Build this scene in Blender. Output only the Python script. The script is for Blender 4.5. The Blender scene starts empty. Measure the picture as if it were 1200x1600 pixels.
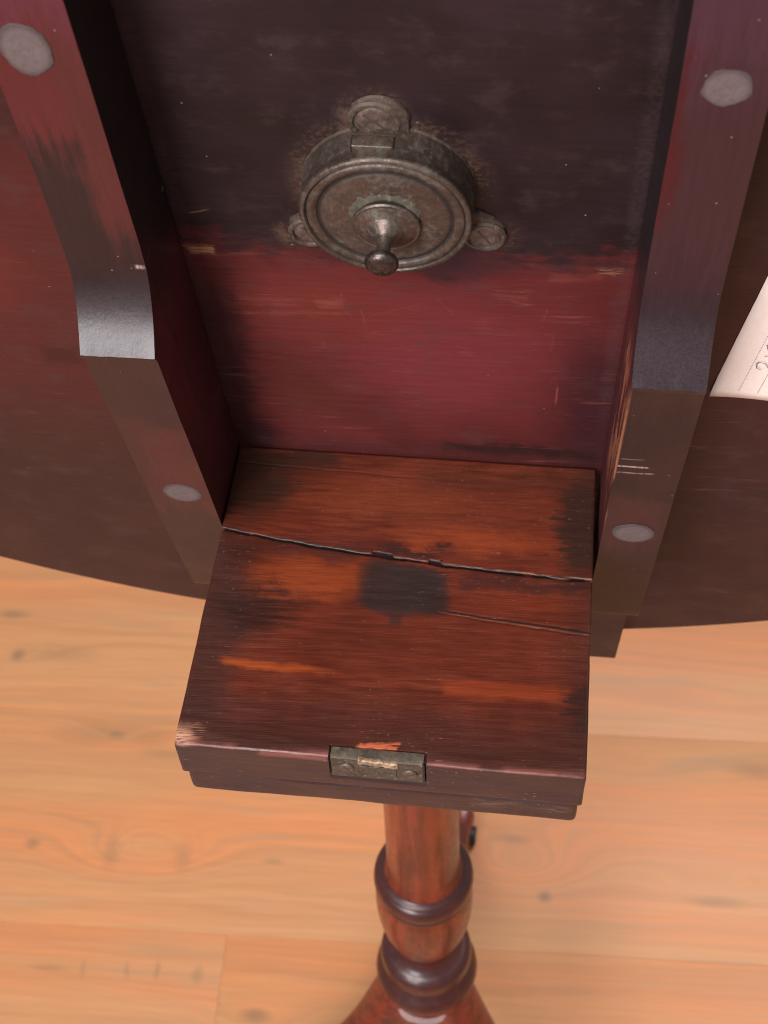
import bpy, bmesh, math, random
from math import sin, cos, pi, sqrt, radians, exp, atan2
from mathutils import Vector, Matrix, noise as mnoise

# ------------------------------------------------------------------ scene, camera, world, lamps
scene = bpy.context.scene
COL = scene.collection
HZ = 0.72                                    # height of the pivot block's top above the floor

cam_data = bpy.data.cameras.new('camera')
cam = bpy.data.objects.new('camera', cam_data)
COL.objects.link(cam)
cam_data.sensor_fit = 'VERTICAL'
cam_data.sensor_height = 24.0
cam_data.lens = 33.0
cam_data.clip_start = 0.01
cam_data.clip_end = 100
cR = Vector((0.99302, 0.11228, -0.036116)); cU = Vector((-0.068281, 0.796939, 0.600188)); cF = Vector((-0.096171, 0.593532, -0.799043))
cam.matrix_world = Matrix(((cR.x, cU.x, -cF.x, 0.04697), (cR.y, cU.y, -cF.y, -0.38591), (cR.z, cU.z, -cF.z, 0.47721 + HZ), (0, 0, 0, 1)))
cam_data.dof.use_dof = True
cam_data.dof.focus_distance = 0.505
cam_data.dof.aperture_fstop = 13.0
scene.camera = cam

world = bpy.data.worlds.new('World'); scene.world = world; world.use_nodes = True
bg = world.node_tree.nodes['Background']
bg.inputs[0].default_value = (1.0, 0.92, 0.90, 1); bg.inputs[1].default_value = 0.48

def area(name, loc, target, size, size_y, power, col):
    l = bpy.data.lights.new(name, 'AREA'); l.shape = 'RECTANGLE'; l.size = size; l.size_y = size_y; l.energy = power; l.color = col
    o = bpy.data.objects.new(name, l); COL.objects.link(o); o.location = loc
    o.rotation_euler = (Vector(target) - Vector(loc)).to_track_quat('-Z', 'Y').to_euler()
    return o
area('ceiling_lamp', (-0.55, -1.25, 2.35), (0, 0, 0.5), 1.2, 0.6, 44, (1.0, 0.92, 0.89))
area('ceiling_lamp', (0.9, 0.9, 2.4), (0, 0.2, 0.0), 1.2, 0.6, 42, (1.0, 0.91, 0.86))
area('window_light', (-0.85, -2.2, 1.50), (0, 0, 0.8), 0.9, 0.9, 48, (1.0, 0.96, 0.98))

scene.view_settings.view_transform = 'Standard'
scene.view_settings.look = 'None'
scene.view_settings.exposure = 0.0
scene.view_settings.gamma = 1.0
scene.cycles.use_denoising = True
scene.cycles.filter_width = 1.0
scene.cycles.max_bounces = 3
scene.cycles.diffuse_bounces = 2
scene.cycles.glossy_bounces = 2
scene.cycles.use_adaptive_sampling = True
scene.cycles.adaptive_threshold = 0.02

# ------------------------------------------------------------------ node helpers
class S:
    """a socket with arithmetic"""
    def __init__(s, nt, sock): s.nt = nt; s.k = sock
    def m(s, op, *a, clamp=False):
        n = s.nt.nodes.new('ShaderNodeMath'); n.operation = op; n.use_clamp = clamp
        for i, v in enumerate((s,) + a):
            if isinstance(v, S): s.nt.links.new(v.k, n.inputs[i])
            else: n.inputs[i].default_value = v
        return S(s.nt, n.outputs[0])
    def __add__(s, o): return s.m('ADD', o)
    __radd__ = __add__
    def __mul__(s, o): return s.m('MULTIPLY', o)
    __rmul__ = __mul__
    def __sub__(s, o): return s.m('SUBTRACT', o)
    def __rsub__(s, o): return (s * -1.0) + o
    def __truediv__(s, o): return s.m('DIVIDE', o)
    def abs(s): return s.m('ABSOLUTE')
    def sin(s): return s.m('SINE')
    def pow(s, p): return s.m('POWER', p)
    def max(s, o): return s.m('MAXIMUM', o)
    def min(s, o): return s.m('MINIMUM', o)
    def cl(s): return s.m('ADD', 0.0, clamp=True)

class M:
    def __init__(s, name):
        s.mat = bpy.data.materials.new(name); s.mat.use_nodes = True
        s.nt = s.mat.node_tree
        s.b = s.nt.nodes['Principled BSDF']
        s.L = s.nt.links.new
    def obj(s, random_shift=False):
        n = s.nt.nodes.new('ShaderNodeTexCoord'); return s.sep(n.outputs['Object'])
    def pos(s):
        n = s.nt.nodes.new('ShaderNodeNewGeometry'); return s.sep(n.outputs['Position'])
    def rnd(s):
        n = s.nt.nodes.new('ShaderNodeObjectInfo'); return S(s.nt, n.outputs['Random'])
    def sep(s, v):
        n = s.nt.nodes.new('ShaderNodeSeparateXYZ'); s.L(v, n.inputs[0])
        return [S(s.nt, o) for o in n.outputs]
    def vec(s, x, y, z):
        n = s.nt.nodes.new('ShaderNodeCombineXYZ')
        for i, v in enumerate((x, y, z)):
            if isinstance(v, S): s.L(v.k, n.inputs[i])
            else: n.inputs[i].default_value = v
        return n.outputs[0]
    def noise(s, vec, scale=1.0, detail=4.0, rough=0.55, dist=0.0):
        n = s.nt.nodes.new('ShaderNodeTexNoise'); s.L(vec, n.inputs['Vector'])
        n.inputs['Scale'].default_value = scale; n.inputs['Detail'].default_value = detail
        n.inputs['Roughness'].default_value = rough; n.inputs['Distortion'].default_value = dist
        return S(s.nt, n.outputs['Fac'])
    def voro(s, vec, scale, feat='F1'):
        n = s.nt.nodes.new('ShaderNodeTexVoronoi'); n.feature = feat; s.L(vec, n.inputs['Vector']); n.inputs['Scale'].default_value = scale
        return S(s.nt, n.outputs['Distance'])
    def vcol(s, vec, scale):
        n = s.nt.nodes.new('ShaderNodeTexVoronoi'); s.L(vec, n.inputs['Vector']); n.inputs['Scale'].default_value = scale
        q = s.sep(n.outputs['Color']); return S(s.nt, n.outputs['Distance']), q[0], q[1]
    def sm(s, x, a, b, lo=0.0, hi=1.0):
        n = s.nt.nodes.new('ShaderNodeMapRange'); n.interpolation_type = 'SMOOTHSTEP'
        s.L(x.k, n.inputs[0])
        for i, v in enumerate((a, b, lo, hi)): n.inputs[i + 1].default_value = v
        return S(s.nt, n.outputs[0])
    def mix(s, f, a, b, mode='MIX'):
        n = s.nt.nodes.new('ShaderNodeMix'); n.data_type = 'RGBA'; n.blend_type = mode; n.clamp_factor = True
        ins = [n.inputs[0], n.inputs[6], n.inputs[7]]
        for i, v in zip(ins, (f, a, b)):
            if isinstance(v, S): s.L(v.k, i)
            elif isinstance(v, bpy.types.NodeSocket): s.L(v, i)
            elif isinstance(v, tuple): i.default_value = v + (1,)
            else: i.default_value = v
        return n.outputs[2]
    def mul(s, c, f):
        """colour times a scalar"""
        return s.mix(1.0, c, s.vec(f, f, f), 'MULTIPLY')
    def tint(s, c, t): return s.mix(1.0, c, t, 'MULTIPLY')
    def box(s, u, v, cu, cv, hu, hv, soft):
        d = ((u - cu).abs() - hu).max((v - cv).abs() - hv)
        return s.sm(d, soft, -soft)
    def ell(s, u, v, cu, cv, a, b, i=1.0, o=0.5):
        """1 inside, 0 outside"""
        d = (((u - cu) / a).pow(2.0) + ((v - cv) / b).pow(2.0)).m('SQRT')
        return s.sm(d, i, o)
    def streak(s, u, v, p, q, w):
        """thin line from p to q"""
        dx, dy = q[0] - p[0], q[1] - p[1]; L = sqrt(dx * dx + dy * dy); dx /= L; dy /= L
        a = (u - p[0]) * dx + (v - p[1]) * dy
        d = ((u - p[0]) * -dy + (v - p[1]) * dx).abs()
        return s.sm(d, w, w * 0.3) * s.sm(a, 0.0, L * 0.25) * s.sm(a, L, L * 0.7)
    def bump(s, h, strength, dist=0.001, prev=None):
        n = s.nt.nodes.new('ShaderNodeBump'); s.L(h.k, n.inputs['Height'])
        n.inputs['Strength'].default_value = strength; n.inputs['Distance'].default_value = dist
        if prev is not None: s.L(prev, n.inputs['Normal'])
        return n.outputs[0]
    def out(s, col=None, rough=None, metal=None, normal=None, coat=None, coat_rough=None, spec=None):
        for key, v in (('Base Color', col), ('Roughness', rough), ('Metallic', metal), ('Normal', normal), ('Coat Weight', coat), ('Coat Roughness', coat_rough), ('Specular IOR Level', spec)):
            if v is None: continue
            i = s.b.inputs[key]
            if isinstance(v, S): s.L(v.k, i)
            elif isinstance(v, bpy.types.NodeSocket): s.L(v, i)
            elif isinstance(v, tuple): i.default_value = v + (1,)
            else: i.default_value = v
        return s.mat

# ------------------------------------------------------------------ materials
def mat_tabletop():
    m = M('mahogany_underside'); x, y, z = m.obj()
    P = m.vec(x, y, z)
    wob = m.noise(P, 45, 4, 0.6) - 0.5
    big = m.noise(P, 11, 2, 0.6)
    grain = m.noise(m.vec(x * 30.0, y * 420.0, z * 200.0), 1, 3, 0.65)
    fine = m.noise(m.vec(x * 120.0, y * 1400.0, z * 800.0), 1, 3, 0.7)
    xx = x + wob * 0.030 + (grain - 0.5) * 0.011; yy = y + wob * 0.020 + (grain - 0.5) * 0.003
    # polished red panel where the block covers the wood, oxidised brown-black above
    dark = m.mix(m.sm(big + wob * 0.4, 0.3, 0.7), (0.013, 0.0075, 0.008), (0.032, 0.016, 0.018))
    red = m.mix(m.sm(big, 0.3, 0.7), (0.095, 0.016, 0.015), (0.17, 0.026, 0.026))
    red = m.mix(m.ell(xx, yy, 0.012, 0.075, 0.06, 0.055, 1.1, 0.2) * 0.7, red, (0.21, 0.036, 0.042))
    red = m.mix(m.ell(xx, yy, -0.03, 0.105, 0.05, 0.03, 1.1, 0.2) * 0.6, red, (0.19, 0.034, 0.022))
    red = m.mix(m.ell(xx, yy, -0.045, 0.045, 0.035, 0.04, 1.1, 0.2) * 0.6, red, (0.10, 0.022, 0.012))
    plum = (0.040, 0.010, 0.014)
    red = m.mix(m.sm(xx, 0.045, 0.074) * m.sm(yy, 0.125, 0.07) * 0.85, red, plum)
    red = m.mix(m.sm(xx, -0.058, -0.070) * m.sm(yy, 0.15, 0.11) * 0.9, red, (0.045, 0.011, 0.012))
    red = m.mix(m.box(xx, yy, 0.045, 0.010, 0.033, 0.0035, 0.003) * 0.9, red, (0.010, 0.006, 0.006))
    red = m.mix(m.sm(yy, 0.022, 0.004) * 0.55, red, (0.045, 0.013, 0.012))
    edge = m.sm(y + wob * 0.046 + (big - 0.5) * 0.03 + (m.noise(m.vec(x * 90.0, y * 260.0, z), 1, 3, 0.7) - 0.5) * 0.022 - m.sm(x.abs(), 0.02, 0.08) * 0.004, 0.129, 0.147)
    edge = edge * m.sm(m.noise(m.vec(x * 40.0, y * 200.0, 3.0), 1, 3, 0.6) + m.sm(y, 0.13, 0.165, 0.0, 0.4), 0.25, 0.55, 0.75, 1.0)
    red = m.tint(red, (0.70, 0.62, 0.66)); dark = m.tint(dark, (0.60, 0.52, 0.66))
    inner = m.mix(edge, red, dark)
    inner = m.mix(m.ell(xx, yy, 0.02, 0.137, 0.03, 0.012, 1.0, 0.3) * 0.7, inner, (0.03, 0.011, 0.015))
    # outside the battens: worn red at the upper left, brown below, dark on the right
    outl = m.mix(m.sm(yy, -0.03, 0.075), (0.040, 0.022, 0.019), (0.092, 0.024, 0.020))
    outl = m.mix(m.ell(xx, yy, -0.162, 0.115, 0.026, 0.032, 1.1, 0.1) * 0.7, outl, (0.15, 0.030, 0.016))
    outl = m.mix(m.ell(xx, yy, -0.125, 0.21, 0.03, 0.035, 1.1, 0.3) * 0.8, outl, (0.040, 0.016, 0.014))
    outl = m.mix(m.box(xx, yy, -0.1415, 0.064, 0.008, 0.006, 0.003) * 0.7, outl, (0.045, 0.014, 0.012))
    outr = m.mix(m.sm(yy, -0.02, 0.08), (0.034, 0.016, 0.015), (0.046, 0.015, 0.016))
    outr = m.mix(m.sm(yy, 0.10, 0.2), outr, (0.026, 0.011, 0.011))
    outl = m.tint(outl, (0.66, 0.38, 0.50)); outr = m.tint(outr, (0.72, 0.52, 0.70))
    col = m.mix(m.sm(x, -0.095, -0.085), outl, inner)
    col = m.mix(m.sm(x, 0.085, 0.095), col, outr)
    col = m.mul(col, grain * 0.55 + 0.72)
    # worn pale patches and scratches
    pale = m.box(xx, yy, -0.029, 0.1075, 0.0055, 0.0055, 0.003) * m.sm(grain, 0.35, 0.6) * 0.75
    for (cx, cy, hx, hy, k) in ((-0.052, 0.110, 0.012, 0.003, 0.35), (-0.040, 0.102, 0.012, 0.002, 0.3), (0.040, 0.1225, 0.008, 0.003, 0.4), (0.062, 0.134, 0.009, 0.003, 0.35), (0.040, 0.118, 0.007, 0.0012, 0.7),
                                (0.02, 0.083, 0.004, 0.003, 0.3), (0.008, 0.075, 0.008, 0.002, 0.25), (0.0605, 0.0985, 0.007, 0.0008, 0.3), (-0.006, 0.0925, 0.008, 0.0007, 0.45), (0.03, 0.100, 0.003, 0.006, 0.25)):
        pale = pale.max(m.box(xx, yy, cx, cy, hx, hy, max(0.0008, hy * 0.6)) * m.sm(grain, 0.38, 0.6) * k)
    for p, q, w, k in (((0.0582, 0.064), (0.0578, 0.048), 0.0007, 0.8), ((-0.017, 0.108), (-0.016, 0.096), 0.0005, 0.5), ((0.052, 0.115), (0.0505, 0.105), 0.0004, 0.4), ((-0.033, 0.086), (-0.0325, 0.079), 0.0005, 0.4),
                       ((0.049, 0.0735), (0.059, 0.0735), 0.0004, 0.4), ((-0.024, 0.112), (-0.023, 0.118), 0.0004, 0.5), ((0.055, 0.10), (0.054, 0.085), 0.0004, 0.3), ((0.01, 0.119), (0.019, 0.105), 0.0004, 0.3), ((-0.02, 0.10), (0.012, 0.116), 0.0005, 0.25)):
        pale = pale.max(m.streak(x + wob * 0.002, y, p, q, w) * k)
    col = m.mix(pale * 0.7, col, (0.22, 0.055, 0.038))
    hatch = m.sm(m.noise(m.vec(x * 26.0 + y * 9.0, y * 300.0 - x * 20.0, z), 1, 4, 0.7), 0.56, 0.72) * m.sm(m.noise(P, 28, 3), 0.42, 0.6) * m.sm(y, 0.15, 0.13) * m.sm(x, -0.09, -0.075, 0.25, 1.0)
    col = m.mix(hatch * 0.55, col, (0.18, 0.058, 0.050))
    buff = m.box(xx, y + wob * 0.004, -0.0705, 0.1385, 0.0045, 0.0022, 0.0016) * m.sm(fine, 0.35, 0.55)
    buff = buff.max(m.streak(x + wob * 0.006, y + wob * 0.006, (-0.073, 0.1585), (-0.064, 0.1615), 0.0007) * 0.35)
    buff = buff.max(m.box(xx, y, 0.0735, 0.1375, 0.004, 0.0022, 0.002) * m.sm(fine, 0.4, 0.6) * 0.5)
    col = m.mix(buff * 0.8, col, (0.30, 0.15, 0.085))
    # brown bloom of old polish and verdigris round the latch
    d = (((x + 0.0026) / 1.0).pow(2.0) + (y - 0.1768).pow(2.0)).m('SQRT')
    halo = m.sm(d + wob * 0.016, 0.0375, 0.0275)
    for ex, ey in ((-0.0056, 0.211), (-0.0325, 0.1515), (0.0305, 0.1545)):
        halo = halo.max(m.ell(x + wob * 0.01, y + wob * 0.01, ex, ey, 0.0140, 0.0128, 1.0, 0.35))
    spk = m.noise(P, 520, 4, 0.75)
    col = m.mix(halo * (m.sm(spk + wob * 0.8, 0.35, 0.7) * 0.45 + 0.3), col, m.mix(m.sm(spk + wob, 0.4, 0.7), (0.040, 0.023, 0.019), (0.12, 0.072, 0.045)))
    # scuffs and dust
    scuff = m.sm(m.noise(m.vec(x * 90.0, y * 260.0, z), 1, 4, 0.7), 0.66, 0.78) * m.sm(m.noise(P, 25, 2), 0.45, 0.65)
    col = m.mix(scuff * 0.45, col, (0.12, 0.085, 0.08))
    # wax and dust gathered along the battens
    jn = m.sm(((x - 0.0007).abs() - 0.0770 + wob * 0.004).abs(), 0.0042, 0.0004) * m.sm(spk + wob * 0.5, 0.3, 0.65) * m.sm(y, -0.02, 0.1)
    col = m.mix(jn * 0.16, col, (0.085, 0.060, 0.062))
    blot = m.sm(m.noise(m.vec(x * 55.0, y * 70.0, 7.0), 1, 4, 0.7), 0.5, 0.72)
    col = m.mix(blot * 0.28, col, (0.055, 0.034, 0.036))
    vd, r1, r2 = m.vcol(P, 260)
    dust = m.sm(vd, 0.10, 0.03) * m.sm(r1, 0.90, 0.96) * m.sm(m.noise(P, 18, 1), 0.42, 0.6)
    col = m.mix(dust * 0.55, col, (0.50, 0.42, 0.38))
    rough = m.sm(big + wob * 0.5 + (grain - 0.5) * 0.3, 0.2, 0.8, 0.40, 0.58)
    nrm = m.bump(grain * 0.6 + fine * 0.4, 0.28, 0.0006)
    return m.out(col, rough, normal=nrm, spec=0.30, coat=0.08, coat_rough=0.35)

def mat_batten():
    m = M('mahogany_batten'); x, y, z = m.obj()
    P = m.vec(x, y, z)
    wob = m.noise(P, 50, 4, 0.6) - 0.5
    big = m.noise(P, 16, 2, 0.6)
    grain = m.noise(m.vec(x * 500.0, y * 35.0, z * 400.0), 1, 3, 0.65)
    xx = x + wob * 0.012 + (grain - 0.5) * 0.004; yy = y + wob * 0.034 + (grain - 0.5) * 0.035
    left = m.sm(x, 0.01, -0.01)
    base = m.mix(big, (0.075, 0.018, 0.015), (0.12, 0.026, 0.022))
    # front of the left batten: red at the top, blackened towards the shoulder
    fl = m.mix(m.sm(yy, 0.215, 0.235), (0.032, 0.020, 0.018), (0.135, 0.030, 0.026))
    fl = m.mix(m.sm(xx, -0.0915, -0.086) * m.sm(yy, 0.17, 0.20), fl, (0.115, 0.034, 0.026))
    fl = m.mix(m.sm(yy, 0.255, 0.275), fl, (0.15, 0.045, 0.055))  # pinkish sheen of the upper end put into the colour
    fr = m.mix(m.sm(yy, 0.16, 0.20), (0.034, 0.025, 0.027), (0.062, 0.030, 0.031))
    fr = m.mix(m.sm(xx, 0.0865, 0.082) * m.sm(yy, 0.19, 0.22), fr, (0.085, 0.014, 0.018))
    fr = m.mix(m.sm(yy, 0.25, 0.28), fr, (0.085, 0.046, 0.056))
    upper = m.mix(left, fr, fl)
    low_l = m.mix(m.box(xx, yy, -0.088, 0.055, 0.012, 0.032, 0.012) * 0.9, (0.043, 0.025, 0.024), (0.112, 0.035, 0.029))
    low_r = m.mix(m.box(xx, yy, 0.091, 0.035, 0.012, 0.022, 0.008) * 0.9, (0.020, 0.014, 0.019), (0.060, 0.025, 0.029))
    low = m.mix(left, low_r, low_l)
    col = m.mix(m.sm(y, 0.138, 0.141), low, upper)
    col = m.tint(col, (0.54, 0.36, 0.48))
    # inner cheeks: dark above, plum red below
    ng = m.nt.nodes.new('ShaderNodeNewGeometry'); tr = m.nt.nodes.new('ShaderNodeVectorTransform'); tr.vector_type = 'NORMAL'; tr.convert_from = 'WORLD'; tr.convert_to = 'OBJECT'
    m.L(ng.outputs['True Normal'], tr.inputs[0]); nx, ny, nz = m.sep(tr.outputs[0])
    cheek = m.sm(nx.abs(), 0.6, 0.8)
    ck = m.mix(m.sm(yy, 0.135, 0.165), (0.062, 0.013, 0.015), (0.012, 0.007, 0.009))
    ck = m.mix(m.sm(big, 0.5, 0.7) * m.sm(yy, 0.14, 0.12) * 0.7, ck, (0.10, 0.022, 0.022))
    rub = m.sm(m.noise(m.vec(y * 45.0, z * 420.0, x), 1, 3, 0.6), 0.62, 0.72) * m.sm(yy, 0.16, 0.13)
    ck = m.mix(rub * 0.4, m.tint(ck, (0.8, 0.7, 0.8)), (0.20, 0.075, 0.05))
    col = m.mix(cheek, col, ck)
    # rubbed edge of the right batten
    wear = m.sm(x, 0.0, 0.01) * m.sm(x, 0.0812, 0.0804) * m.sm(z, 0.010, 0.020) * m.sm(y, 0.145, 0.12) * m.sm(y, 0.02, 0.06) * m.sm(m.noise(m.vec(y * 30.0, z * 160.0, x), 1, 3, 0.6), 0.44, 0.6)
    col = m.mix(wear * 0.55, col, (0.42, 0.17, 0.08))
    col = m.mul(col, grain * 0.5 + 0.75)
    # knocks across the front
    kn = m.box(xx, y + wob * 0.002, 0.0865, 0.0835, 0.0055, 0.0005, 0.0005) * 0.8
    kn = kn.max(m.box(xx, y + wob * 0.002, 0.087, 0.0785, 0.006, 0.0004, 0.0005) * 0.5)
    kn = kn.max(m.box(xx, y + wob * 0.003, 0.0865, 0.0895, 0.004, 0.0003, 0.0005) * 0.3)
    kn = kn.max(m.box(xx, y + wob * 0.003, -0.0805, 0.172, 0.002, 0.0008, 0.0006) * 0.8)
    col = m.mix(kn * m.sm(grain, 0.3, 0.55), col, (0.42, 0.32, 0.28))
    vd, r1, r2 = m.vcol(P, 300)
    col = m.mix(m.sm(vd, 0.10, 0.04) * m.sm(r1, 0.88, 0.9) * 0.5, col, (0.45, 0.36, 0.32))
    # the shoulder is rubbed to a dull polish; a faint grey highlight is painted in
    sh = m.sm(ny + wob * 0.25, 0.22, 0.55) * m.box(x, y, 0.0, 0.155, 0.2, 0.025, 0.004)
    spk = m.noise(m.vec(x * 900.0, y * 1500.0, z * 1500.0), 1, 3, 0.7)
    col = m.mix(sh * 0.15 * m.sm(spk, 0.2, 0.8), col, (0.13, 0.11, 0.115))
    rough = m.sm(big + wob * 0.6, 0.2, 0.8, 0.36, 0.52) - sh * m.sm(wob, -0.25, 0.25, 0.10, 0.22)
    nrm = m.bump(grain + m.noise(P, 380, 3) * 0.6, 0.16, 0.0006)
    return m.out(col, rough, normal=nrm, spec=0.30, coat=0.16, coat_rough=0.28)

def mat_plug():
    m = M('filler_plug'); x, y, z = m.obj(); P = m.vec(x, y, z)
    n = m.noise(P, 420, 4, 0.65); n2 = m.noise(P, 1500, 2)
    col = m.mix(m.sm(n, 0.3, 0.7), (0.150, 0.115, 0.115), (0.190, 0.150, 0.150))
    g_ = m.nt.nodes.new('ShaderNodeTexCoord'); gx, gy, gz = m.sep(g_.outputs['Generated'])
    d = ((gx - 0.5).pow(2.0) + (gy - 0.5).pow(2.0)).m('SQRT') * 2.0 + (n - 0.5) * 0.35
    col = m.tint(col, (0.64, 0.60, 0.60))
    col = m.mix(m.sm(d, 0.68, 1.02) * 0.8, col, (0.040, 0.026, 0.026))
    col = m.mix(m.sm(n2, 0.58, 0.72) * 0.6, col, (0.05, 0.033, 0.033))
    return m.out(col, 0.75, normal=m.bump(n, 0.4, 0.0005))

def mat_block():
    m = M('mahogany_block'); x, y, z = m.obj()
    P = m.vec(x, y, z)
    wob = m.noise(P, 40, 4, 0.66) - 0.5
    big = m.noise(P, 14, 2, 0.6)
    grain = m.noise(m.vec(x * 28.0, (y - x * 0.06) * 380.0, z * 300.0), 1, 4, 0.68, 0.2)
    pore = m.noise(m.vec(x * 90.0, (y - x * 0.06) * 1500.0, z * 900.0), 1, 2, 0.6)
    xx = x + wob * 0.032 + (grain - 0.5) * 0.035; yy = y + wob * 0.024 + (grain - 0.5) * 0.006
    col = m.mix(m.sm(grain * 0.35 + big * 0.35 + wob * 0.3 + 0.15, 0.3, 0.7), (0.072, 0.018, 0.0095), (0.155, 0.040, 0.016))
    ora = (0.23, 0.062, 0.016); dk = (0.028, 0.017, 0.011); plum = (0.050, 0.019, 0.014); blk = (0.009, 0.0075, 0.0075)
    # rear board
    col = m.mix(m.ell(xx, yy, -0.010, -0.026, 0.05, 0.014, 1.1, 0.2) * 0.6, col, (0.17, 0.052, 0.014))
    col = m.mix(m.ell(xx, yy, 0.028, -0.043, 0.045, 0.008, 1.1, 0.2) * 0.8, col, ora)
    col = m.mix(m.ell(xx, yy, -0.072, -0.022, 0.032, 0.024, 1.0, 0.4) * 0.95, col, dk)
    col = m.mix(m.box(xx, yy, -0.062, -0.006, 0.026, 0.006, 0.004) * 0.75, col, dk)
    col = m.mix(m.ell(xx, yy, 0.080, -0.030, 0.019, 0.032, 1.0, 0.6) * 0.95, col, dk)
    col = m.mix(m.box(xx, yy, 0.045, -0.010, 0.04, 0.006, 0.006) * 0.35, col, dk)
    # front board
    col = m.mix(m.ell(xx, yy, -0.035, -0.068, 0.038, 0.012, 1.1, 0.3) * 0.85, col, ora)
    col = m.mix(m.ell(xx, yy, 0.055, -0.070, 0.03, 0.010, 1.0, 0.3) * 0.5, col, (0.16, 0.036, 0.012))
    col = m.mix(m.box(xx, yy, -0.05, -0.053, 0.03, 0.004, 0.004) * 0.7, col, plum)
    col = m.mix(m.box(xx, yy, 0.055, -0.0615, 0.028, 0.0035, 0.003) * 0.85, col, plum)
    col = m.mix(m.box(x + wob * 0.018, y + wob * 0.018, -0.070, -0.095, 0.010, 0.045, 0.006) * 0.8, col, plum)
    col = m.mix(m.ell(xx, yy, -0.058, -0.085, 0.022, 0.020, 1.0, 0.3) * 0.85, col, (0.022, 0.011, 0.009))
    col = m.mix(m.sm(yy, -0.118, -0.130) * 0.7, col, plum)
    col = m.mix(m.ell(xx, yy, 0.0, -0.122, 0.05, 0.008, 1.0, 0.3) * 0.6, col, (0.085, 0.024, 0.013))
    # bright line where the latch plate's outline ends: left and right dashes
    lin = (y + 0.1128 + x * 0.055 + wob * 0.007).abs()
    bar = m.sm(lin + m.sm(x, -0.05, 0.0, 0.0, 0.0012), 0.0030, 0.0006) * m.sm(x + wob * 0.012, -0.069, -0.063) * m.sm(grain, 0.3, 0.55, 0.5, 1.0)
    barl = bar * m.sm(x, -0.005, -0.05) * 0.8 + bar * 0.16 * m.sm(x, 0.06, 0.03)
    col = m.mix(barl, col, (0.33, 0.095, 0.020))
    br = m.box(x + wob * 0.012, y + wob * 0.006, 0.047, -0.1135, 0.024, 0.0035, 0.0016) * 0.8
    col = m.mix(br, col, (0.22, 0.055, 0.018))
    col = m.mix(m.ell(xx, yy, 0.078, -0.118, 0.012, 0.013, 1.0, 0.55) * 0.9, col, (0.020, 0.010, 0.008))
    bd = m.sm((x.abs() + wob * 0.02), 0.060, 0.076).max(m.sm(y + wob * 0.02, -0.130, -0.144))
    col = m.mix(bd * 0.55, col, (0.036, 0.017, 0.013))
    col = m.tint(col, (0.95, 0.61, 0.51))
    # black iron stain by the split
    sq = m.sm((((x + wob * 0.010 - 0.0015) / 0.0178).abs().pow(6.0) + ((y + wob * 0.009 + x * 0.06 + 0.0695) / 0.0115).abs().pow(6.0)), 2.6, 0.05)
    col = m.mix(sq * 0.92, col, m.mix(grain, blk, (0.024, 0.018, 0.017)))
    col = m.mix(m.box(x + wob * 0.004, y + wob * 0.003, 0.0005, -0.0845, 0.0025, 0.0025, 0.0012) * 0.7, col, (0.02, 0.012, 0.01))
    col = m.mix(m.ell(xx, yy, 0.002, -0.0510, 0.022, 0.0035, 1.1, 0.3) * 0.7, col, blk)
    # split edges, second crack; thin pale highlights along them put into the colour
    yc = x * -0.085 + x * x * 0.45 - 0.0549
    cr = (y - yc).abs()
    col = m.mix(m.sm(cr + wob * 0.0016, 0.0012, 0.0003) * m.sm(x, -0.02, 0.04, 0.12, 0.7) * m.sm(pore, 0.4, 0.6), col, (0.30, 0.15, 0.10))
    col = m.mix(m.sm(cr, 0.0005, 0.0002), col, (0.010, 0.006, 0.005))
    nt = m.box(x, y - yc, -0.0085, 0.0006, 0.0045, 0.0013, 0.0004).max(m.box(x, y - yc, 0.0135, 0.0005, 0.0028, 0.0011, 0.0004))
    col = m.mix(nt * 0.9, col, (0.008, 0.006, 0.005))
    c2 = (y + 0.0775 + x * 0.085 + wob * 0.002).abs()
    on2 = m.sm(x, 0.017, 0.022)
    col = m.mix(m.sm(c2, 0.0008, 0.0002) * on2 * 0.9, col, (0.012, 0.007, 0.006))
    col = m.mix(m.sm((c2 - 0.0008).abs(), 0.0005, 0.0002) * on2 * 0.12 * m.sm(pore, 0.4, 0.6), col, (0.26, 0.14, 0.10))
    # sides and front edge: dark brown-black
    side = m.sm(z, -0.0006, -0.0022)
    sidecol = m.mix(m.noise(m.vec(x * 40.0, y * 40.0, z * 500.0), 1, 4, 0.6), (0.016, 0.008, 0.0085), (0.044, 0.020, 0.022))
    col = m.mix(side, col, sidecol)
    fr = m.sm(y, -0.146, -0.1470)
    edge = m.sm(z.abs(), 0.0016, 0.0004) * m.sm(y, -0.1440, -0.1466) * m.sm(m.noise(m.vec(x * 60.0, y * 60.0, z * 200.0), 1, 4), 0.35, 0.6)
    col = m.mix(edge * 0.6, col, (0.22, 0.075, 0.060))
    pinkl = m.box(x + wob * 0.01, z + wob * 0.004, -0.032, -0.0022, 0.014, 0.0016, 0.0012) * fr
    col = m.mix(pinkl * 0.6, col, (0.22, 0.075, 0.065))
    # raw corner and raw chips
    raw = m.ell(x + wob * 0.014, y + wob * 0.014, -0.0745, -0.1422, 0.0085, 0.0065, 1.0, 0.2) * m.sm(pore + wob * 0.9, 0.34, 0.6) * m.sm(z, -0.003, -0.0012)
    col = m.mix(raw, col, (0.45, 0.22, 0.14))
    chip = m.box(x + wob * 0.02, y + wob * 0.010 + pore * 0.002, 0.0005, -0.1402, 0.0062, 0.0012, 0.0008) * m.sm(pore + wob, 0.3, 0.5)
    col = m.mix(chip, col, (0.45, 0.11, 0.05))
    col = m.mix(m.box(x + wob * 0.008, z + wob * 0.006, 0.055, -0.030, 0.018, 0.003, 0.003) * fr * 0.45 * m.sm(pore, 0.35, 0.6), col, (0.20, 0.13, 0.11))
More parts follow.
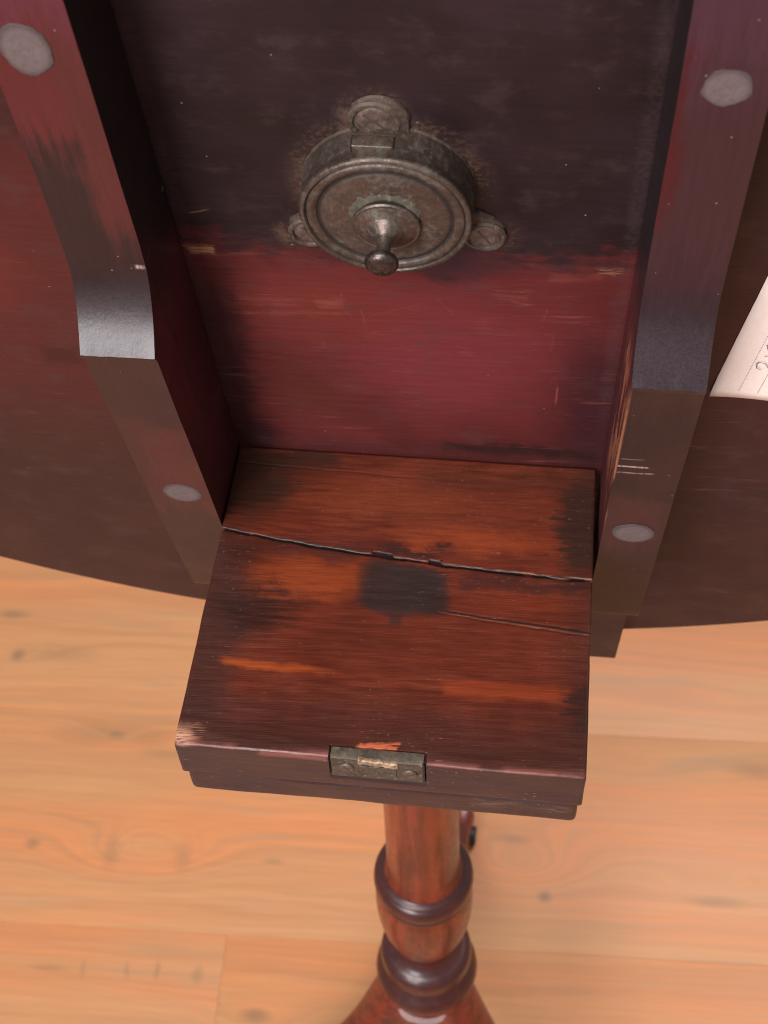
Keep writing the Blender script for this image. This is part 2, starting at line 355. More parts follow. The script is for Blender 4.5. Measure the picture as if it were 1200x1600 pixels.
    col = m.mul(col, grain * 0.36 + 0.82)
    fleck = m.sm(m.noise(m.vec(x * 420.0, (y - x * 0.06) * 1600.0, z * 900.0), 1, 1, 0.5), 0.68, 0.76) * m.sm(big + wob, 0.35, 0.65)
    col = m.mul(col, m.sm(pore, 0.3, 0.6, 0.86, 1.08))
    col = m.mix(fleck * 0.28, col, (0.42, 0.28, 0.22))
    vd, r1, r2 = m.vcol(P, 330)
    col = m.mix(m.sm(vd, 0.10, 0.04) * m.sm(r1, 0.88, 0.98) * 0.6, col, (0.45, 0.36, 0.32))
    rough = m.sm(big + wob * 0.6 + (grain - 0.5) * 0.4, 0.2, 0.8, 0.30, 0.52)
    nrm = m.bump(grain * 0.6 + pore * 0.6, 0.32, 0.0006)
    return m.out(col, rough, normal=nrm, spec=0.5)

def mat_pillar():
    m = M('polished_mahogany'); x, y, z = m.obj()
    P = m.vec(x, y, z)
    n = m.noise(m.vec(x * 130.0, y * 130.0, z * 9.0), 1, 5, 0.6, 0.5)
    big = m.noise(m.vec(x * 60.0, y * 60.0, z * 14.0), 1, 3, 0.6)
    fine = m.noise(m.vec(x * 900.0, y * 900.0, z * 40.0), 1, 3, 0.6)
    col = m.mix(m.sm(n * 0.6 + big * 0.4, 0.35, 0.65), (0.060, 0.008, 0.004), (0.20, 0.030, 0.012))
    col = m.mul(col, fine * 0.5 + 0.75)
    # darker bands at the turned beads and the lower neck
    def band(a, b): return m.sm(z, a - 0.002, a) * m.sm(z, b + 0.002, b)
    dk = band(-0.3425, -0.3215).max(band(-0.495, -0.431))
    col = m.mix(dk * 0.85, col, (0.026, 0.0075, 0.009))
    du = m.noise(P, 260, 4, 0.7)
    col = m.mix(m.sm(du, 0.60, 0.75) * 0.35, col, (0.12, 0.055, 0.045))
    return m.out(col, m.sm(du, 0.3, 0.7, 0.30, 0.46), spec=0.35, coat=0.30, coat_rough=m.sm(du, 0.3, 0.7, 0.12, 0.26), normal=m.bump(fine * 0.5 + du * 0.5, 0.10, 0.0005))

def mat_leg():
    m = M('polished_mahogany_leg'); x, y, z = m.obj()
    n = m.noise(m.vec(x * 14.0, y * 150.0, z * 120.0), 1, 5, 0.6, 0.5)
    col = m.mix(m.sm(n, 0.35, 0.65), (0.055, 0.007, 0.005), (0.15, 0.020, 0.011))
    return m.out(col, 0.38, spec=0.35, coat=0.25, coat_rough=0.2, normal=m.bump(n, 0.05, 0.0004))

def mat_metal(name, base_a, base_b, green, dust, rough=(0.34, 0.58), metal=0.85, groove=False):
    m = M(name); x, y, z = m.obj(); P = m.vec(x, y, z)
    a = m.noise(P, 130, 5, 0.65); b = m.noise(P, 520, 4, 0.7); c = m.noise(P, 60, 3, 0.6)
    col = m.mix(m.sm(a * 0.6 + b * 0.4, 0.35, 0.65), base_a, base_b)
    dirt = m.sm(b * 0.5 + c * 0.5, 0.52, 0.62)
    col = m.mix(dirt * 0.5, col, (0.040, 0.031, 0.026))
    g = m.sm(a, 0.60, 0.70) * m.sm(c, 0.45, 0.6) * green
    col = m.mix(g, col, (0.10, 0.15, 0.11))
    d = m.sm(b, 0.60, 0.72) * dust
    col = m.mix(d, col, (0.20, 0.145, 0.10))
    scr = m.sm(m.noise(m.vec(x * 900.0, y * 120.0, z * 500.0), 1, 2, 0.5), 0.66, 0.72)
    col = m.mix(scr * 0.3, col, (0.25, 0.21, 0.18))
    if groove:
        rr = (x * x + y * y).m('SQRT'); gv = m.sm(z, 0.0137, 0.0131) * m.sm(rr, 0.018, 0.0205) * m.sm(rr, 0.0272, 0.0268)
        dirt = dirt.max(gv); col = m.mix(gv * 0.9, col, (0.014, 0.010, 0.009))
    cov = (dirt * 0.8).max(g).max(d)
    met = cov * -0.75 * metal + metal
    r = m.sm(a + (b - 0.5) * 0.6, 0.2, 0.8, rough[0], rough[1]) + cov * 0.2
    return m.out(col, r, met, m.bump(a * 0.5 + b * 0.7, 0.35, 0.0006))

def mat_paper():
    m = M('old_paper'); x, y, z = m.obj(); P = m.vec(x, y, z)
    n = m.noise(P, 90, 4, 0.6); f = m.noise(P, 700, 3, 0.6)
    col = m.mix(m.sm(n * 0.5 + f * 0.5, 0.35, 0.65), (0.90, 0.77, 0.70), (0.95, 0.83, 0.76))
    col = m.mix(m.sm(f, 0.68, 0.76) * 0.3, col, (0.55, 0.42, 0.33))
    return m.out(col, 0.85, normal=m.bump(f, 0.1, 0.0003))

def mat_ink(name, c):
    m = M(name); x, y, z = m.obj(); n = m.noise(m.vec(x, y, z), 2500, 2)
    return m.out(m.mix(n, tuple(v * 0.8 for v in c), tuple(min(1, v * 1.25) for v in c)), 0.8)

FLOOR_ROT = 0.041
def mat_floor():
    m = M('oak_laminate'); px, py, pz = m.pos(); rnd = m.rnd()
    ca, sa = cos(FLOOR_ROT), sin(FLOOR_ROT)
    u = px * ca + py * sa; v = py * ca - px * sa
    def uv(p): return p[0] * ca + p[1] * sa, p[1] * ca - p[0] * sa
    off = rnd * 37.0
    warp = m.noise(m.vec(u * 2.6 + off, v * 9.0, off), 1, 3, 0.5) - 0.5
    warp2 = m.noise(m.vec(u * 9.0 + off, v * 32.0, off), 1, 2, 0.5) - 0.5
    f = v + warp * 0.05 + warp2 * 0.006
    knots = [((-0.268, 0.099), 0.066, 0.026, 0.055), ((0.070, 0.124), 0.048, 0.026, 0.05), ((-0.324, 0.2147), 0.05, 0.014, 0.016), ((-0.441, 0.295), 0.06, 0.016, 0.02),
             ((0.24, 0.115), 0.09, 0.016, 0.018), ((-0.1447, -0.034), 0.04, 0.014, 0.02), ((0.236, 0.30), 0.08, 0.014, 0.016), ((0.16, 0.225), 0.07, 0.014, 0.016), ((-0.05, 0.32), 0.07, 0.02, 0.02)]
    for p, a, b, amp in knots:
        ku, kv = uv(p)
        e = (((u - ku) / a).pow(2.0) + ((v - kv) / b).pow(2.0)) * -1.0
        f = f + e.m('EXPONENT') * amp
    ring = m.sm(m.noise(m.vec(u * 1.6, f * 105.0, off), 1, 4, 0.62), 0.38, 0.68)
    ring2 = m.sm(m.noise(m.vec(u * 2.0, f * 330.0, off + 5.0), 1, 1, 0.5), 0.35, 0.7)
    tone = m.noise(m.vec(u * 1.8 + off, f * 17.0, off), 1, 3, 0.55)
    fibre = m.noise(m.vec(u * 18.0 + off, v * 520.0, off), 1, 4, 0.6)
    col = m.mix(m.sm(tone + (rnd - 0.5) * 0.12, 0.38, 0.62), (0.485, 0.190, 0.073), (0.420, 0.212, 0.092))
    col = m.mix(ring * 0.62, col, (0.345, 0.165, 0.074))
    col = m.mix(ring2 * 0.25, col, (0.35, 0.155, 0.068))
    col = m.mul(col, fibre * 0.34 + 0.83)
    # grey-green mineral streaks and knots
    gr = m.noise(m.vec(u * 5.0 + 3.1 + off, f * 75.0, 2.0), 1, 4, 0.6)
    col = m.mix(m.sm(gr, 0.56, 0.70) * 0.5, col, (0.30, 0.19, 0.105))
    for p, a, b, k in (((0.0907, 0.0945), 0.0075, 0.0065, 0.85), ((-0.300, 0.100), 0.010, 0.022, 0.35), ((-0.236, 0.100), 0.010, 0.020, 0.3), ((-0.35, 0.213), 0.05, 0.014, 0.30), ((-0.29, 0.216), 0.03, 0.012, 0.3), ((-0.40, 0.30), 0.05, 0.012, 0.25), ((-0.441, 0.295), 0.009, 0.008, 0.75), ((-0.375, 0.0998), 0.009, 0.006, 0.6), ((-0.1447, -0.032), 0.016, 0.008, 0.7), ((-0.46, 0.341), 0.02, 0.006, 0.6),
                       ((0.062, 0.148), 0.022, 0.006, 0.5), ((0.24, 0.105), 0.03, 0.006, 0.45), ((0.28, 0.236), 0.03, 0.008, 0.45), ((-0.324, 0.215), 0.010, 0.006, 0.55), ((-0.27, 0.20), 0.03, 0.006, 0.3), ((-0.20, -0.003), 0.006, 0.010, 0.4),
                       ((-0.235, -0.002), 0.003, 0.011, 0.45), ((-0.262, -0.006), 0.003, 0.010, 0.35), ((-0.30, -0.008), 0.003, 0.010, 0.3), ((-0.33, -0.01), 0.02, 0.004, 0.35), ((-0.151, 0.105), 0.012, 0.004, 0.4)):
        ku, kv = uv(p)
        col = m.mix(m.ell(u + warp2 * 0.012, v + warp2 * 0.008, ku, kv, a, b, 1.25, 0.1) * k, col, (0.165, 0.110, 0.062))
    rough = m.sm(fibre, 0.3, 0.7, 0.42, 0.52)
    return m.out(col, rough, normal=m.bump(fibre, 0.08, 0.0004), spec=0.4)

def mat_plain(name, c, rough):
    m = M(name); x, y, z = m.obj(); n = m.noise(m.vec(x, y, z), 60, 3)
    return m.out(m.mix(n, tuple(v * 0.8 for v in c), c), rough)

MT = dict(top=mat_tabletop(), batten=mat_batten(), plug=mat_plug(), block=mat_block(), pillar=mat_pillar(), leg=mat_leg(),
          bronze=mat_metal('aged_bronze', (0.090, 0.068, 0.056), (0.140, 0.110, 0.092), 0.5, 0.14, (0.30, 0.48), 0.70, True),
          dusty=mat_metal('dusty_bronze', (0.044, 0.030, 0.024), (0.095, 0.066, 0.050), 0.4, 0.55, (0.5, 0.7), 0.3),
          button=mat_metal('worn_steel', (0.060, 0.047, 0.042), (0.115, 0.092, 0.082), 0.0, 0.1, (0.24, 0.40)),
          brass=mat_metal('tarnished_brass', (0.050, 0.038, 0.028), (0.10, 0.078, 0.055), 0.9, 0.9, (0.5, 0.7), 0.4),
          bright=mat_metal('rubbed_brass', (0.20, 0.135, 0.085), (0.46, 0.33, 0.22), 0.5, 0.9, (0.45, 0.65), 0.5),
          screw=mat_metal('rusty_screw', (0.10, 0.068, 0.058), (0.18, 0.13, 0.11), 0.15, 0.5, (0.4, 0.6), 0.6),
          paper=mat_paper(), ink=mat_ink('blue_ink', (0.075, 0.10, 0.23)), print=mat_ink('grey_print', (0.30, 0.23, 0.24)), floor=mat_floor(), castor=mat_plain('black_castor', (0.012, 0.011, 0.012), 0.45), gap=mat_plain('dark_joint', (0.05, 0.03, 0.02), 0.9))

# ------------------------------------------------------------------ building helpers
WORLD = {}
def link(name, me, mat, parent=None, world=None, sharp=35):
    if mat is not None: me.materials.append(mat)
    me.polygons.foreach_set('use_smooth', [True] * len(me.polygons))
    if sharp: me.set_sharp_from_angle(angle=radians(sharp))
    o = bpy.data.objects.new(name, me); COL.objects.link(o)
    place(o, parent, world)
    return o
def place(o, parent, world):
    world = world if world is not None else Matrix.Identity(4)
    WORLD[o.name] = world
    if parent is not None:
        o.parent = parent; o.matrix_local = WORLD[parent.name].inverted() @ world
    else: o.matrix_world = world
def mesh(name, v, f):
    me = bpy.data.meshes.new(name); me.from_pydata([tuple(p) for p in v], [], f); me.validate(); me.update(); return me
def from_bm(name, bm):
    bmesh.ops.recalc_face_normals(bm, faces=bm.faces)
    me = bpy.data.meshes.new(name); bm.to_mesh(me); bm.free(); return me
def bevel(o, w, seg=2, ang=35):
    b = o.modifiers.new('bevel', 'BEVEL'); b.width = w; b.segments = seg; b.limit_method = 'ANGLE'; b.angle_limit = radians(ang)

def lathe(prof, n=64, wob=0.0, squash=None):
    """profile of (radius, axial) points; axis z"""
    v, f = [], []
    for (r, z) in prof:
        for k in range(n):
            a = 2 * pi * k / n
            rr = r * (1 + wob * (mnoise.noise((cos(a) * 2, sin(a) * 2, z * 90))))
            v.append((rr * cos(a), rr * sin(a), z))
    for i in range(len(prof) - 1):
        for k in range(n):
            f.append((i * n + k, i * n + (k + 1) % n, (i + 1) * n + (k + 1) % n, (i + 1) * n + k))
    f.append(tuple(range(n))[::-1]); f.append(tuple((len(prof) - 1) * n + k for k in range(n)))
    return v, f
def rbox(x, y, z, r, n, disp=None):
    """box with rounded edges on fine grids; disp(p, normal) moves the points"""
    lo = [x[0], y[0], z[0]]; hi = [x[1], y[1], z[1]]
    verts, faces, idx = [], [], {}
    def ticks(a, b, k):
        # denser at the ends so that the rounding is smooth
        t = [a, a + r * 0.15, a + r * 0.5, a + r]
        t += [a + r + (b - a - 2 * r) * i / k for i in range(1, k)]
        return t + [b - r, b - r * 0.5, b - r * 0.15, b]
    T = [ticks(lo[i], hi[i], n[i]) for i in range(3)]
    def vert(p):
        key = tuple(round(c, 7) for c in p)
        if key in idx: return idx[key]
        q = Vector([min(max(p[i], lo[i] + r), hi[i] - r) for i in range(3)])
        d = Vector(p) - q
        w = q + d.normalized() * r if d.length > 1e-9 else Vector(p)
        nrm = d.normalized() if d.length > 1e-9 else Vector((0, 0, 1))
        if disp: w = disp(w, nrm)
        verts.append(w); idx[key] = len(verts) - 1
        return idx[key]
    for ax in range(3):
        a, b = (ax + 1) % 3, (ax + 2) % 3
        for side, val in ((0, lo[ax]), (1, hi[ax])):
            for i in range(len(T[a]) - 1):
                for j in range(len(T[b]) - 1):
                    q = []
                    for (di, dj) in ((0, 0), (1, 0), (1, 1), (0, 1)):
                        p = [0, 0, 0]; p[ax] = val; p[a] = T[a][i + di]; p[b] = T[b][j + dj]; q.append(vert(p))
                    if len(set(q)) == 4: faces.append(tuple(q if side else q[::-1]))
    return verts, faces
def nz(p, s): return mnoise.noise(Vector(p) * s)

# ------------------------------------------------------------------ floor of laminate planks
fl = mesh('floor', [(-3, -2.5, -0.012), (3, -2.5, -0.012), (3, 3, -0.012), (-3, 3, -0.012)], [(0, 1, 2, 3)])
floor = link('floor', fl, MT['gap'], sharp=None); floor['kind'] = 'structure'
ROTF = Matrix.Rotation(FLOOR_ROT, 4, 'Z')
PW, PL = 0.212, 1.30
def vline(p): return p[1] * cos(FLOOR_ROT) - p[0] * sin(FLOOR_ROT)
v0 = vline((-0.384, 0.0253)); u_joint = -0.1817 * cos(FLOOR_ROT) + 0.0339 * sin(FLOOR_ROT)
pv, pf = rbox((0.00005, PL - 0.00005), (0.00005, PW - 0.00005), (-0.010, 0.0), 0.0003, (2, 2, 1))
pm = mesh('plank', pv, pf)
pm.materials.append(MT['floor']); pm.polygons.foreach_set('use_smooth', [True] * len(pm.polygons)); pm.set_sharp_from_angle(angle=radians(60))
shift = {-1: u_joint, 0: -0.72, 1: 0.42 - PL, 2: -0.55}
random.seed(4)
for row in range(-6, 9):
    st = shift.get(row, random.uniform(-0.9, 0.0))
    for k in (-1, 0, 1):
        o = bpy.data.objects.new('plank', pm); COL.objects.link(o)
        place(o, floor, ROTF @ Matrix.Translation((st + k * PL, v0 + row * PW, 0)))

# ------------------------------------------------------------------ the table
table = bpy.data.objects.new('tilt_top_table', None); COL.objects.link(table)
CX, CY = 0.0040, -0.0537
place(table, None, Matrix.Translation((CX, CY, 0)))
table['label'] = 'old mahogany tripod table with its round top tilted up, seen from underneath'
table['category'] = 'table'
LEAN = 0.16425
UP = Matrix.Translation((0, 0, HZ))
# frame of the top's underside: X along the hinge, Y up the board, Z out of the underside
TOPM = UP @ Matrix(((1, 0, 0, 0), (0, -sin(LEAN), -cos(LEAN), 0), (0, cos(LEAN), -sin(LEAN), 0), (0, 0, 0, 1)))

# round top
n = 220; R0 = 0.479; c0 = (-0.0156, 0.2877)
prof = [(R0 - 0.012, 0.0), (R0 - 0.002, 0.0), (R0, -0.002), (R0 + 0.0005, -0.006), (R0, -0.012), (R0 - 0.003, -0.016), (R0 - 0.006, -0.0175), (R0 - 0.012, -0.0178)]
v = [(c0[0], c0[1], 0.0)]; f = []
for (r, z) in prof:
    for k in range(n): v.append((c0[0] + r * cos(2 * pi * k / n), c0[1] + r * sin(2 * pi * k / n), z))
for k in range(n): f.append((0, 1 + k, 1 + (k + 1) % n))
for i in range(len(prof) - 1):
    for k in range(n):
        a = 1 + i * n; f.append((a + k, a + n + k, a + n + (k + 1) % n, a + (k + 1) % n))
v.append((c0[0], c0[1], prof[-1][1])); a = 1 + (len(prof) - 1) * n
for k in range(n): f.append((len(v) - 1, a + (k + 1) % n, a + k))
tabletop = link('tabletop', mesh('tabletop', v, f), MT['top'], table, TOPM)

# battens
def batten(x0, x1, seed):
    pr = [(0.62, 0.0008), (0.62, 0.012), (0.60, 0.018), (0.50, 0.0265), (0.40, 0.0290), (0.30, 0.0302), (0.25, 0.0310), (0.21, 0.0320), (0.185, 0.0331), (0.176, 0.0338)]
    for i in range(1, 12):                               # hollow rising to the shoulder
        t = i / 12; pr.append((0.176 - 0.0335 * t, 0.0338 + 0.0158 * t ** 2.0))
    pr += [(0.1418, 0.0498), (0.1408, 0.0492), (0.138, 0.0484), (0.10, 0.0468), (0.0757, 0.0456), (0.04, 0.0440), (0.0, 0.0424), (-0.04, 0.0400), (-0.066, 0.0380)]
    for i in range(1, 7):
        a = i / 6 * pi / 2; pr.append((-0.066 - 0.010 * sin(a), 0.028 + 0.010 * cos(a)))
    step = len(pr)
    pr += [(-0.0765, 0.0205), (-0.079, 0.0195), (-0.12, 0.0190), (-0.171, 0.0180), (-0.177, 0.016), (-0.179, 0.012), (-0.179, 0.0008)]
    nxs = 28
    v, f = [], []
    N = len(pr)
    for i in range(nxs + 1):
        for k, (s, h) in enumerate(pr):
            t = i / nxs; x = x0 + (x1 - x0) * t
            # the tail is a little narrower than the body
            if k >= step:
                out = abs(x1) if abs(x1) > abs(x0) else abs(x0)
                sg = 1 if x1 > 0 else -1
                if abs(x) > out - 0.0017: x = sg * (out - 0.0017)
            hh = h + (0.0004 * nz((x * 40, s * 30, seed), 1.0) if h > 0.002 else 0)
            lip = max(0, 1 - abs(s - 0.1415) / 0.004)
            v.append((x + 0.0004 * nz((s * 25, h * 20, seed + (0 if t < .5 else 9)), 1.0), s + lip * 0.0007 * nz((x * 160, 2, seed), 1.0), hh + lip * 0.0004 * nz((x * 220, 5, seed), 1.0)))
    for i in range(nxs):
        for k in range(N):
            a, b = i * N + k, i * N + (k + 1) % N
            f.append((a, b, b + N, a + N))
    f.append(tuple(range(N))[::-1]); f.append(tuple(nxs * N + k for k in range(N)))
    bm = bmesh.new(); me = mesh('batten', v, f); bm.from_mesh(me)
    bmesh.ops.triangulate(bm, faces=[q for q in bm.faces if len(q.verts) > 4])
    return from_bm('batten', bm)
def disc_on(name, cx, cy, h, r, parent, mat, tilt=0.0, irregular=0.06, seed=0, sides=40, poly=False, ry=None):
    v, f = [(0, 0, 0.00022)], []
    prof = [(0.55, 0.00024), (0.9, 0.0002), (0.98, 0.0001), (1.0, -0.0001), (1.0, -0.002)]
    for (k, z) in prof:
        for i in range(sides):
            a = 2 * pi * i / sides
            rr = r * k * (1 + irregular * mnoise.noise((cos(a) * 1.7 + seed, sin(a) * 1.7, seed * 3.1)) + 0.05 * mnoise.noise((cos(a) * 6 + seed, sin(a) * 6, 1.3)))
            if poly: rr *= 0.5 + 0.5 * cos(pi / 5) / cos(((a + 0.35) % (2 * pi / 5)) - pi / 5) * 1.08
            v.append((rr * cos(a), rr * sin(a) * ((ry or r) / r), z))
    for i in range(sides): f.append((0, 1 + i, 1 + (i + 1) % sides))
    for j in range(len(prof) - 1):
        for i in range(sides):
            a = 1 + j * sides; f.append((a + i, a + sides + i, a + sides + (i + 1) % sides, a + (i + 1) % sides))
    W = TOPM @ Matrix.Translation((cx, cy, h)) @ Matrix.Rotation(tilt, 4, 'X')
    return link(name, mesh(name, v, f), mat, parent, W)
battens = []
for (x0, x1, sd, lab) in ((-0.1045, -0.0787, 3, 'left batten with red face blackened towards the bright rubbed shoulder'), (0.0802, 0.1042, 17, 'right batten with brown face and pale rubbed inner edge')):
    b = link('batten', batten(x0, x1, sd), MT['batten'], table, TOPM, sharp=30)
    bevel(b, 0.0015, 3, 40); b['label'] = lab; battens.append(b)
disc_on('screw_plug', -0.0936, 0.2616, 0.0309, 0.0074, battens[0], MT['plug'], -0.012, 0.10, 1, ry=0.0092)
disc_on('screw_plug', -0.0900, 0.0348, 0.0440, 0.0080, battens[0], MT['plug'], 0.042, 0.08, 5)
disc_on('screw_plug', 0.0926, 0.2575, 0.0309, 0.0068, battens[1], MT['plug'], -0.012, 0.05, 8, poly=True)
disc_on('screw_plug', 0.0925, 0.0261, 0.0437, 0.0085, battens[1], MT['plug'], 0.042, 0.08, 12)

# ------------------------------------------------------------------ latch
LX, LY = -0.0026, 0.1768
LM = TOPM @ Matrix.Translation((LX, LY, 0.0))
def ccw(pts):                                            # smooth closed outline from control radii
    return pts
outline = []
NA = 160
ears = [(93, 0.0332, 0.0098), (219, 0.0372, 0.0086), (326, 0.0376, 0.0086)]
for k in range(NA):
    a = 2 * pi * k / NA
    best = 0.0287
    for (ang, rad, er) in ears:                           # union of the disc with three round ears
        ex, ey = (rad - 0.002) * cos(radians(ang)), (rad - 0.002) * sin(radians(ang))
        bq = ex * cos(a) + ey * sin(a); cq = ex * ex + ey * ey - er * er; dq = bq * bq - cq
        if dq > 0: best = max(best, bq + sqrt(dq))
    outline.append((best * cos(a) * (1 + 0.006 * nz((a * 5, 1, 2), 1)), best * sin(a)))
v, f = [(0, 0, 0.0017)], []
for (k, z) in ((0.95, 0.0015), (0.99, 0.0009), (1.0, 0.0001)):
    for (px, py) in outline: v.append((px * k, py * k, z + 0.0002 * nz((px * 200, py * 200, 1), 1)))
for i in range(NA): f.append((0, 1 + i, 1 + (i + 1) % NA))
for j in range(2):
    for i in range(NA):
        a = 1 + j * NA; f.append((a + i, a + NA + i, a + NA + (i + 1) % NA, a + (i + 1) % NA))
latch = link('latch', mesh('latch', v, f), MT['dusty'], table, LM)
latch['label'] = 'round bronze spring latch with three screwed ears and a knob'
drum = [(0.0284, 0.0012), (0.0283, 0.004), (0.0280, 0.0095), (0.0279, 0.0118), (0.0282, 0.0124), (0.0282, 0.0130), (0.0279, 0.0137), (0.0272, 0.01405), (0.0264, 0.0140), (0.0258, 0.0131), (0.0252, 0.0139),
        (0.0240, 0.0140), (0.0228, 0.0138), (0.0222, 0.0129), (0.0217, 0.0128), (0.0209, 0.0134), (0.0198, 0.0136), (0.0110, 0.0137), (0.0005, 0.0137)]
dr = link('drum', mesh('drum', *lathe(drum, 96, 0.006)), MT['bronze'], latch, LM, sharp=50)
# the bolt in the drum's side, pointing up the board
bv, bf = rbox((-0.0095, 0.0035), (0.0262, 0.0288), (0.0048, 0.0094), 0.0004, (4, 2, 2))
link('bolt', mesh('bolt', bv, bf), MT['bronze'], latch, LM, sharp=50)
for (x0, x1, z0, z1, nm) in ((-0.0102, -0.0096, 0.0044, 0.0098, 'bolt_slot'), (-0.0098, 0.0038, 0.0042, 0.0048, 'bolt_slot'), (-0.0045, -0.0030, 0.0030, 0.0043, 'bolt_slot')):
    bv, bf = rbox((x0, x1), (0.0255, 0.0287), (z0, z1), 0.0001, (1, 1, 1)); link(nm, mesh(nm, bv, bf), MT['gap'], latch, LM)
KM = TOPM @ Matrix.Translation((-0.0022, 0.1745, 0.0))
knob = [(0.0106, 0.0135), (0.0113, 0.0140), (0.0114, 0.0147), (0.0111, 0.0153), (0.0107, 0.0155), (0.0103, 0.0153), (0.0098, 0.0155), (0.0076, 0.0164), (0.0062, 0.0168), (0.0058, 0.0171), (0.0054, 0.0178), (0.0042, 0.0187), (0.0031, 0.0200), (0.0024, 0.0220), (0.0022, 0.0245), (0.0024, 0.0268), (0.0030, 0.0275)]
link('knob_base', mesh('knob_base', *lathe(knob, 56, 0.01)), MT['bronze'], latch, KM, sharp=50)
btn = [(0.0025, 0.0270), (0.0042, 0.0274), (0.0051, 0.0281), (0.0055, 0.0291), (0.0054, 0.0300), (0.0048, 0.0309), (0.0036, 0.0315), (0.0018, 0.0318), (0.0002, 0.0319)]
link('knob_button', mesh('knob_button', *lathe(btn, 40)), MT['button'], latch, KM, sharp=60)
# slot above the knob showing verdigris
bv, bf = rbox((-0.0075, 0.0075), (0.0085, 0.0135), (0.0128, 0.01385), 0.0003, (2, 2, 1))
MT['verdigris'] = mat_metal('verdigris', (0.045, 0.048, 0.036), (0.105, 0.088, 0.060), 1.0, 0.7, (0.6, 0.8), 0.2)
arc, fa = [], []
for i in range(41):
    a = radians(20 + 150 * i / 40); e = sin(pi * i / 40) ** 0.5
    for (r, z) in ((0.0105, 0.0137), (0.0112, 0.0143), (0.0112 + 0.0020 * e * (1 + 1.1 * nz((i * .5, 3, 1), 1)), 0.0141), (0.0114 + 0.0034 * e * (1 + 1.2 * nz((i * .45, 1, 1), 1)), 0.01365)): arc.append((r * cos(a), r * sin(a), z + 0.0005 * nz((i * .8, r * 900, 2), 1) * e))
for i in range(40):
    for k in range(3): fa.append((i * 4 + k, i * 4 + k + 1, i * 4 + k + 5, i * 4 + k + 4))
link('crust', mesh('crust', arc, fa), MT['verdigris'], latch, KM)
av, af = [], []
for i in range(21):
    a = radians(52 + 78 * i / 20); e = sin(pi * i / 20) ** 0.6
    for r in (0.0104, 0.0112 + 0.0013 * e): av.append((r * cos(a), r * sin(a), 0.0149))
for i in range(20): af.append((i * 2, i * 2 + 1, i * 2 + 3, i * 2 + 2))
link('knob_slot', mesh('knob_slot', av, af), MT['castor'], latch, KM)
# screws in the ears
def screw_head(name, W, r, parent, mat, slot_rot, dome=0.0006, collar=True):
    bm = bmesh.new(); nn = 36
    def ring(rad, z): return [bm.verts.new((rad * cos(2 * pi * k / nn), rad * sin(2 * pi * k / nn), z)) for k in range(nn)]
    rings = [ring(r * q, z) for q, z in ((1.0, -0.001), (1.0, 0.0), (0.93, dome * 0.6), (0.6, dome), )]
    for a, b in zip(rings, rings[1:]):
        for k in range(nn): bm.faces.new((a[k], a[(k + 1) % nn], b[(k + 1) % nn], b[k]))
    # face as a grid of two halves with a sunken slot
    c = bm.verts.new((0, 0, dome))
    for k in range(nn): bm.faces.new((rings[-1][k], rings[-1][(k + 1) % nn], c))
    o = link(name, from_bm(name, bm), mat, parent, W, sharp=50)
    sv, sf = rbox((-r * 0.8, r * 0.8), (-r * 0.09, r * 0.09), (dome * 0.2, dome + 0.00012), 0.00005, (2, 1, 1))
    return o, (sv, sf)
def screw(cx, cy, h, r, rot, parent, base=TOPM, mat='screw'):
    W = base @ Matrix.Translation((cx, cy, h))
    o, (sv, sf) = screw_head('screw', W, r, parent, MT[mat], rot)
    return o
for (cx, cy, r) in ((-0.0056, 0.2080, 0.0060), (-0.0312, 0.1525, 0.0053), (0.0286, 0.1550, 0.0053)):
    screw(cx, cy, 0.0012, r, 0.4, latch)
    W = TOPM @ Matrix.Translation((cx, cy, 0.0010)) @ Matrix.Rotation(random.uniform(0.2, 2.6), 4, 'Z')
    sv, sf = rbox((-r * 0.72, r * 0.72), (-r * 0.08, r * 0.08), (0.0, 0.00086), 0.00004, (2, 1, 1))
    link('screw_slot', mesh('screw_slot', sv, sf), MT['gap'], latch, W)
    # worn countersink rim
    tv = []; tf = []
    for i in range(40):
        a = 2 * pi * i / 40; w = 1 + 0.05 * nz((cos(a) * 2 + cx * 100, sin(a) * 2, 4), 1)
        for (q, z) in ((0.98, 0.0010), (1.10, 0.0022), (1.26, 0.0022), (1.40, 0.0015)): tv.append((r * q * w * cos(a), r * q * w * sin(a), z))
    for i in range(40):
        for k in range(3): tf.append((i * 4 + k, ((i + 1) % 40) * 4 + k, ((i + 1) % 40) * 4 + k + 1, i * 4 + k + 1))
    link('countersink', mesh('countersink', tv, tf), MT['dusty'], latch, TOPM @ Matrix.Translation((cx, cy, 0)))

# ------------------------------------------------------------------ pivot block
D = 0.1474
def crack(x): return -0.0549 - 0.085 * x + 0.45 * x * x + 0.0009 * nz((x * 70, 0, 3), 1) + 0.0004 * nz((x * 260, 2, 3), 1)
def wearz(p):
    x, y = p.x, p.y
    d = 0.00025 * nz((x * 45, y * 80, 1), 1) + 0.00012 * nz((x * 60, y * 420, 5), 1)
    return d
def rear_disp(p, nrm):
    t = (p.y - 0.0) / (-0.055)                             # 0 at back, 1 at the split
    t = min(max(t, 0), 1)
    y = p.y + t ** 3 * (crack(p.x) + 0.055)
    z = p.z + (wearz(p) if p.z > -0.002 else 0)
    if p.z > -0.002:                                       # hairline near the back
        q = abs(p.y + 0.012 + 0.03 * p.x + 0.0006 * nz((p.x * 60, 0, 8), 1)); z -= 0.0003 * max(0, 1 - q / 0.0006) * max(0, min(1, (0.02 - p.x) / 0.05))
        if abs(p.x + 0.0085) < 0.0045 and y < crack(p.x) + 0.0016: y += 0.0016
        if abs(p.x - 0.0135) < 0.0028 and y < crack(p.x) + 0.0016: y += 0.0012
    return Vector((p.x + 0.0003 * nz((p.y * 60, p.z * 40, 7), 1), y, z))
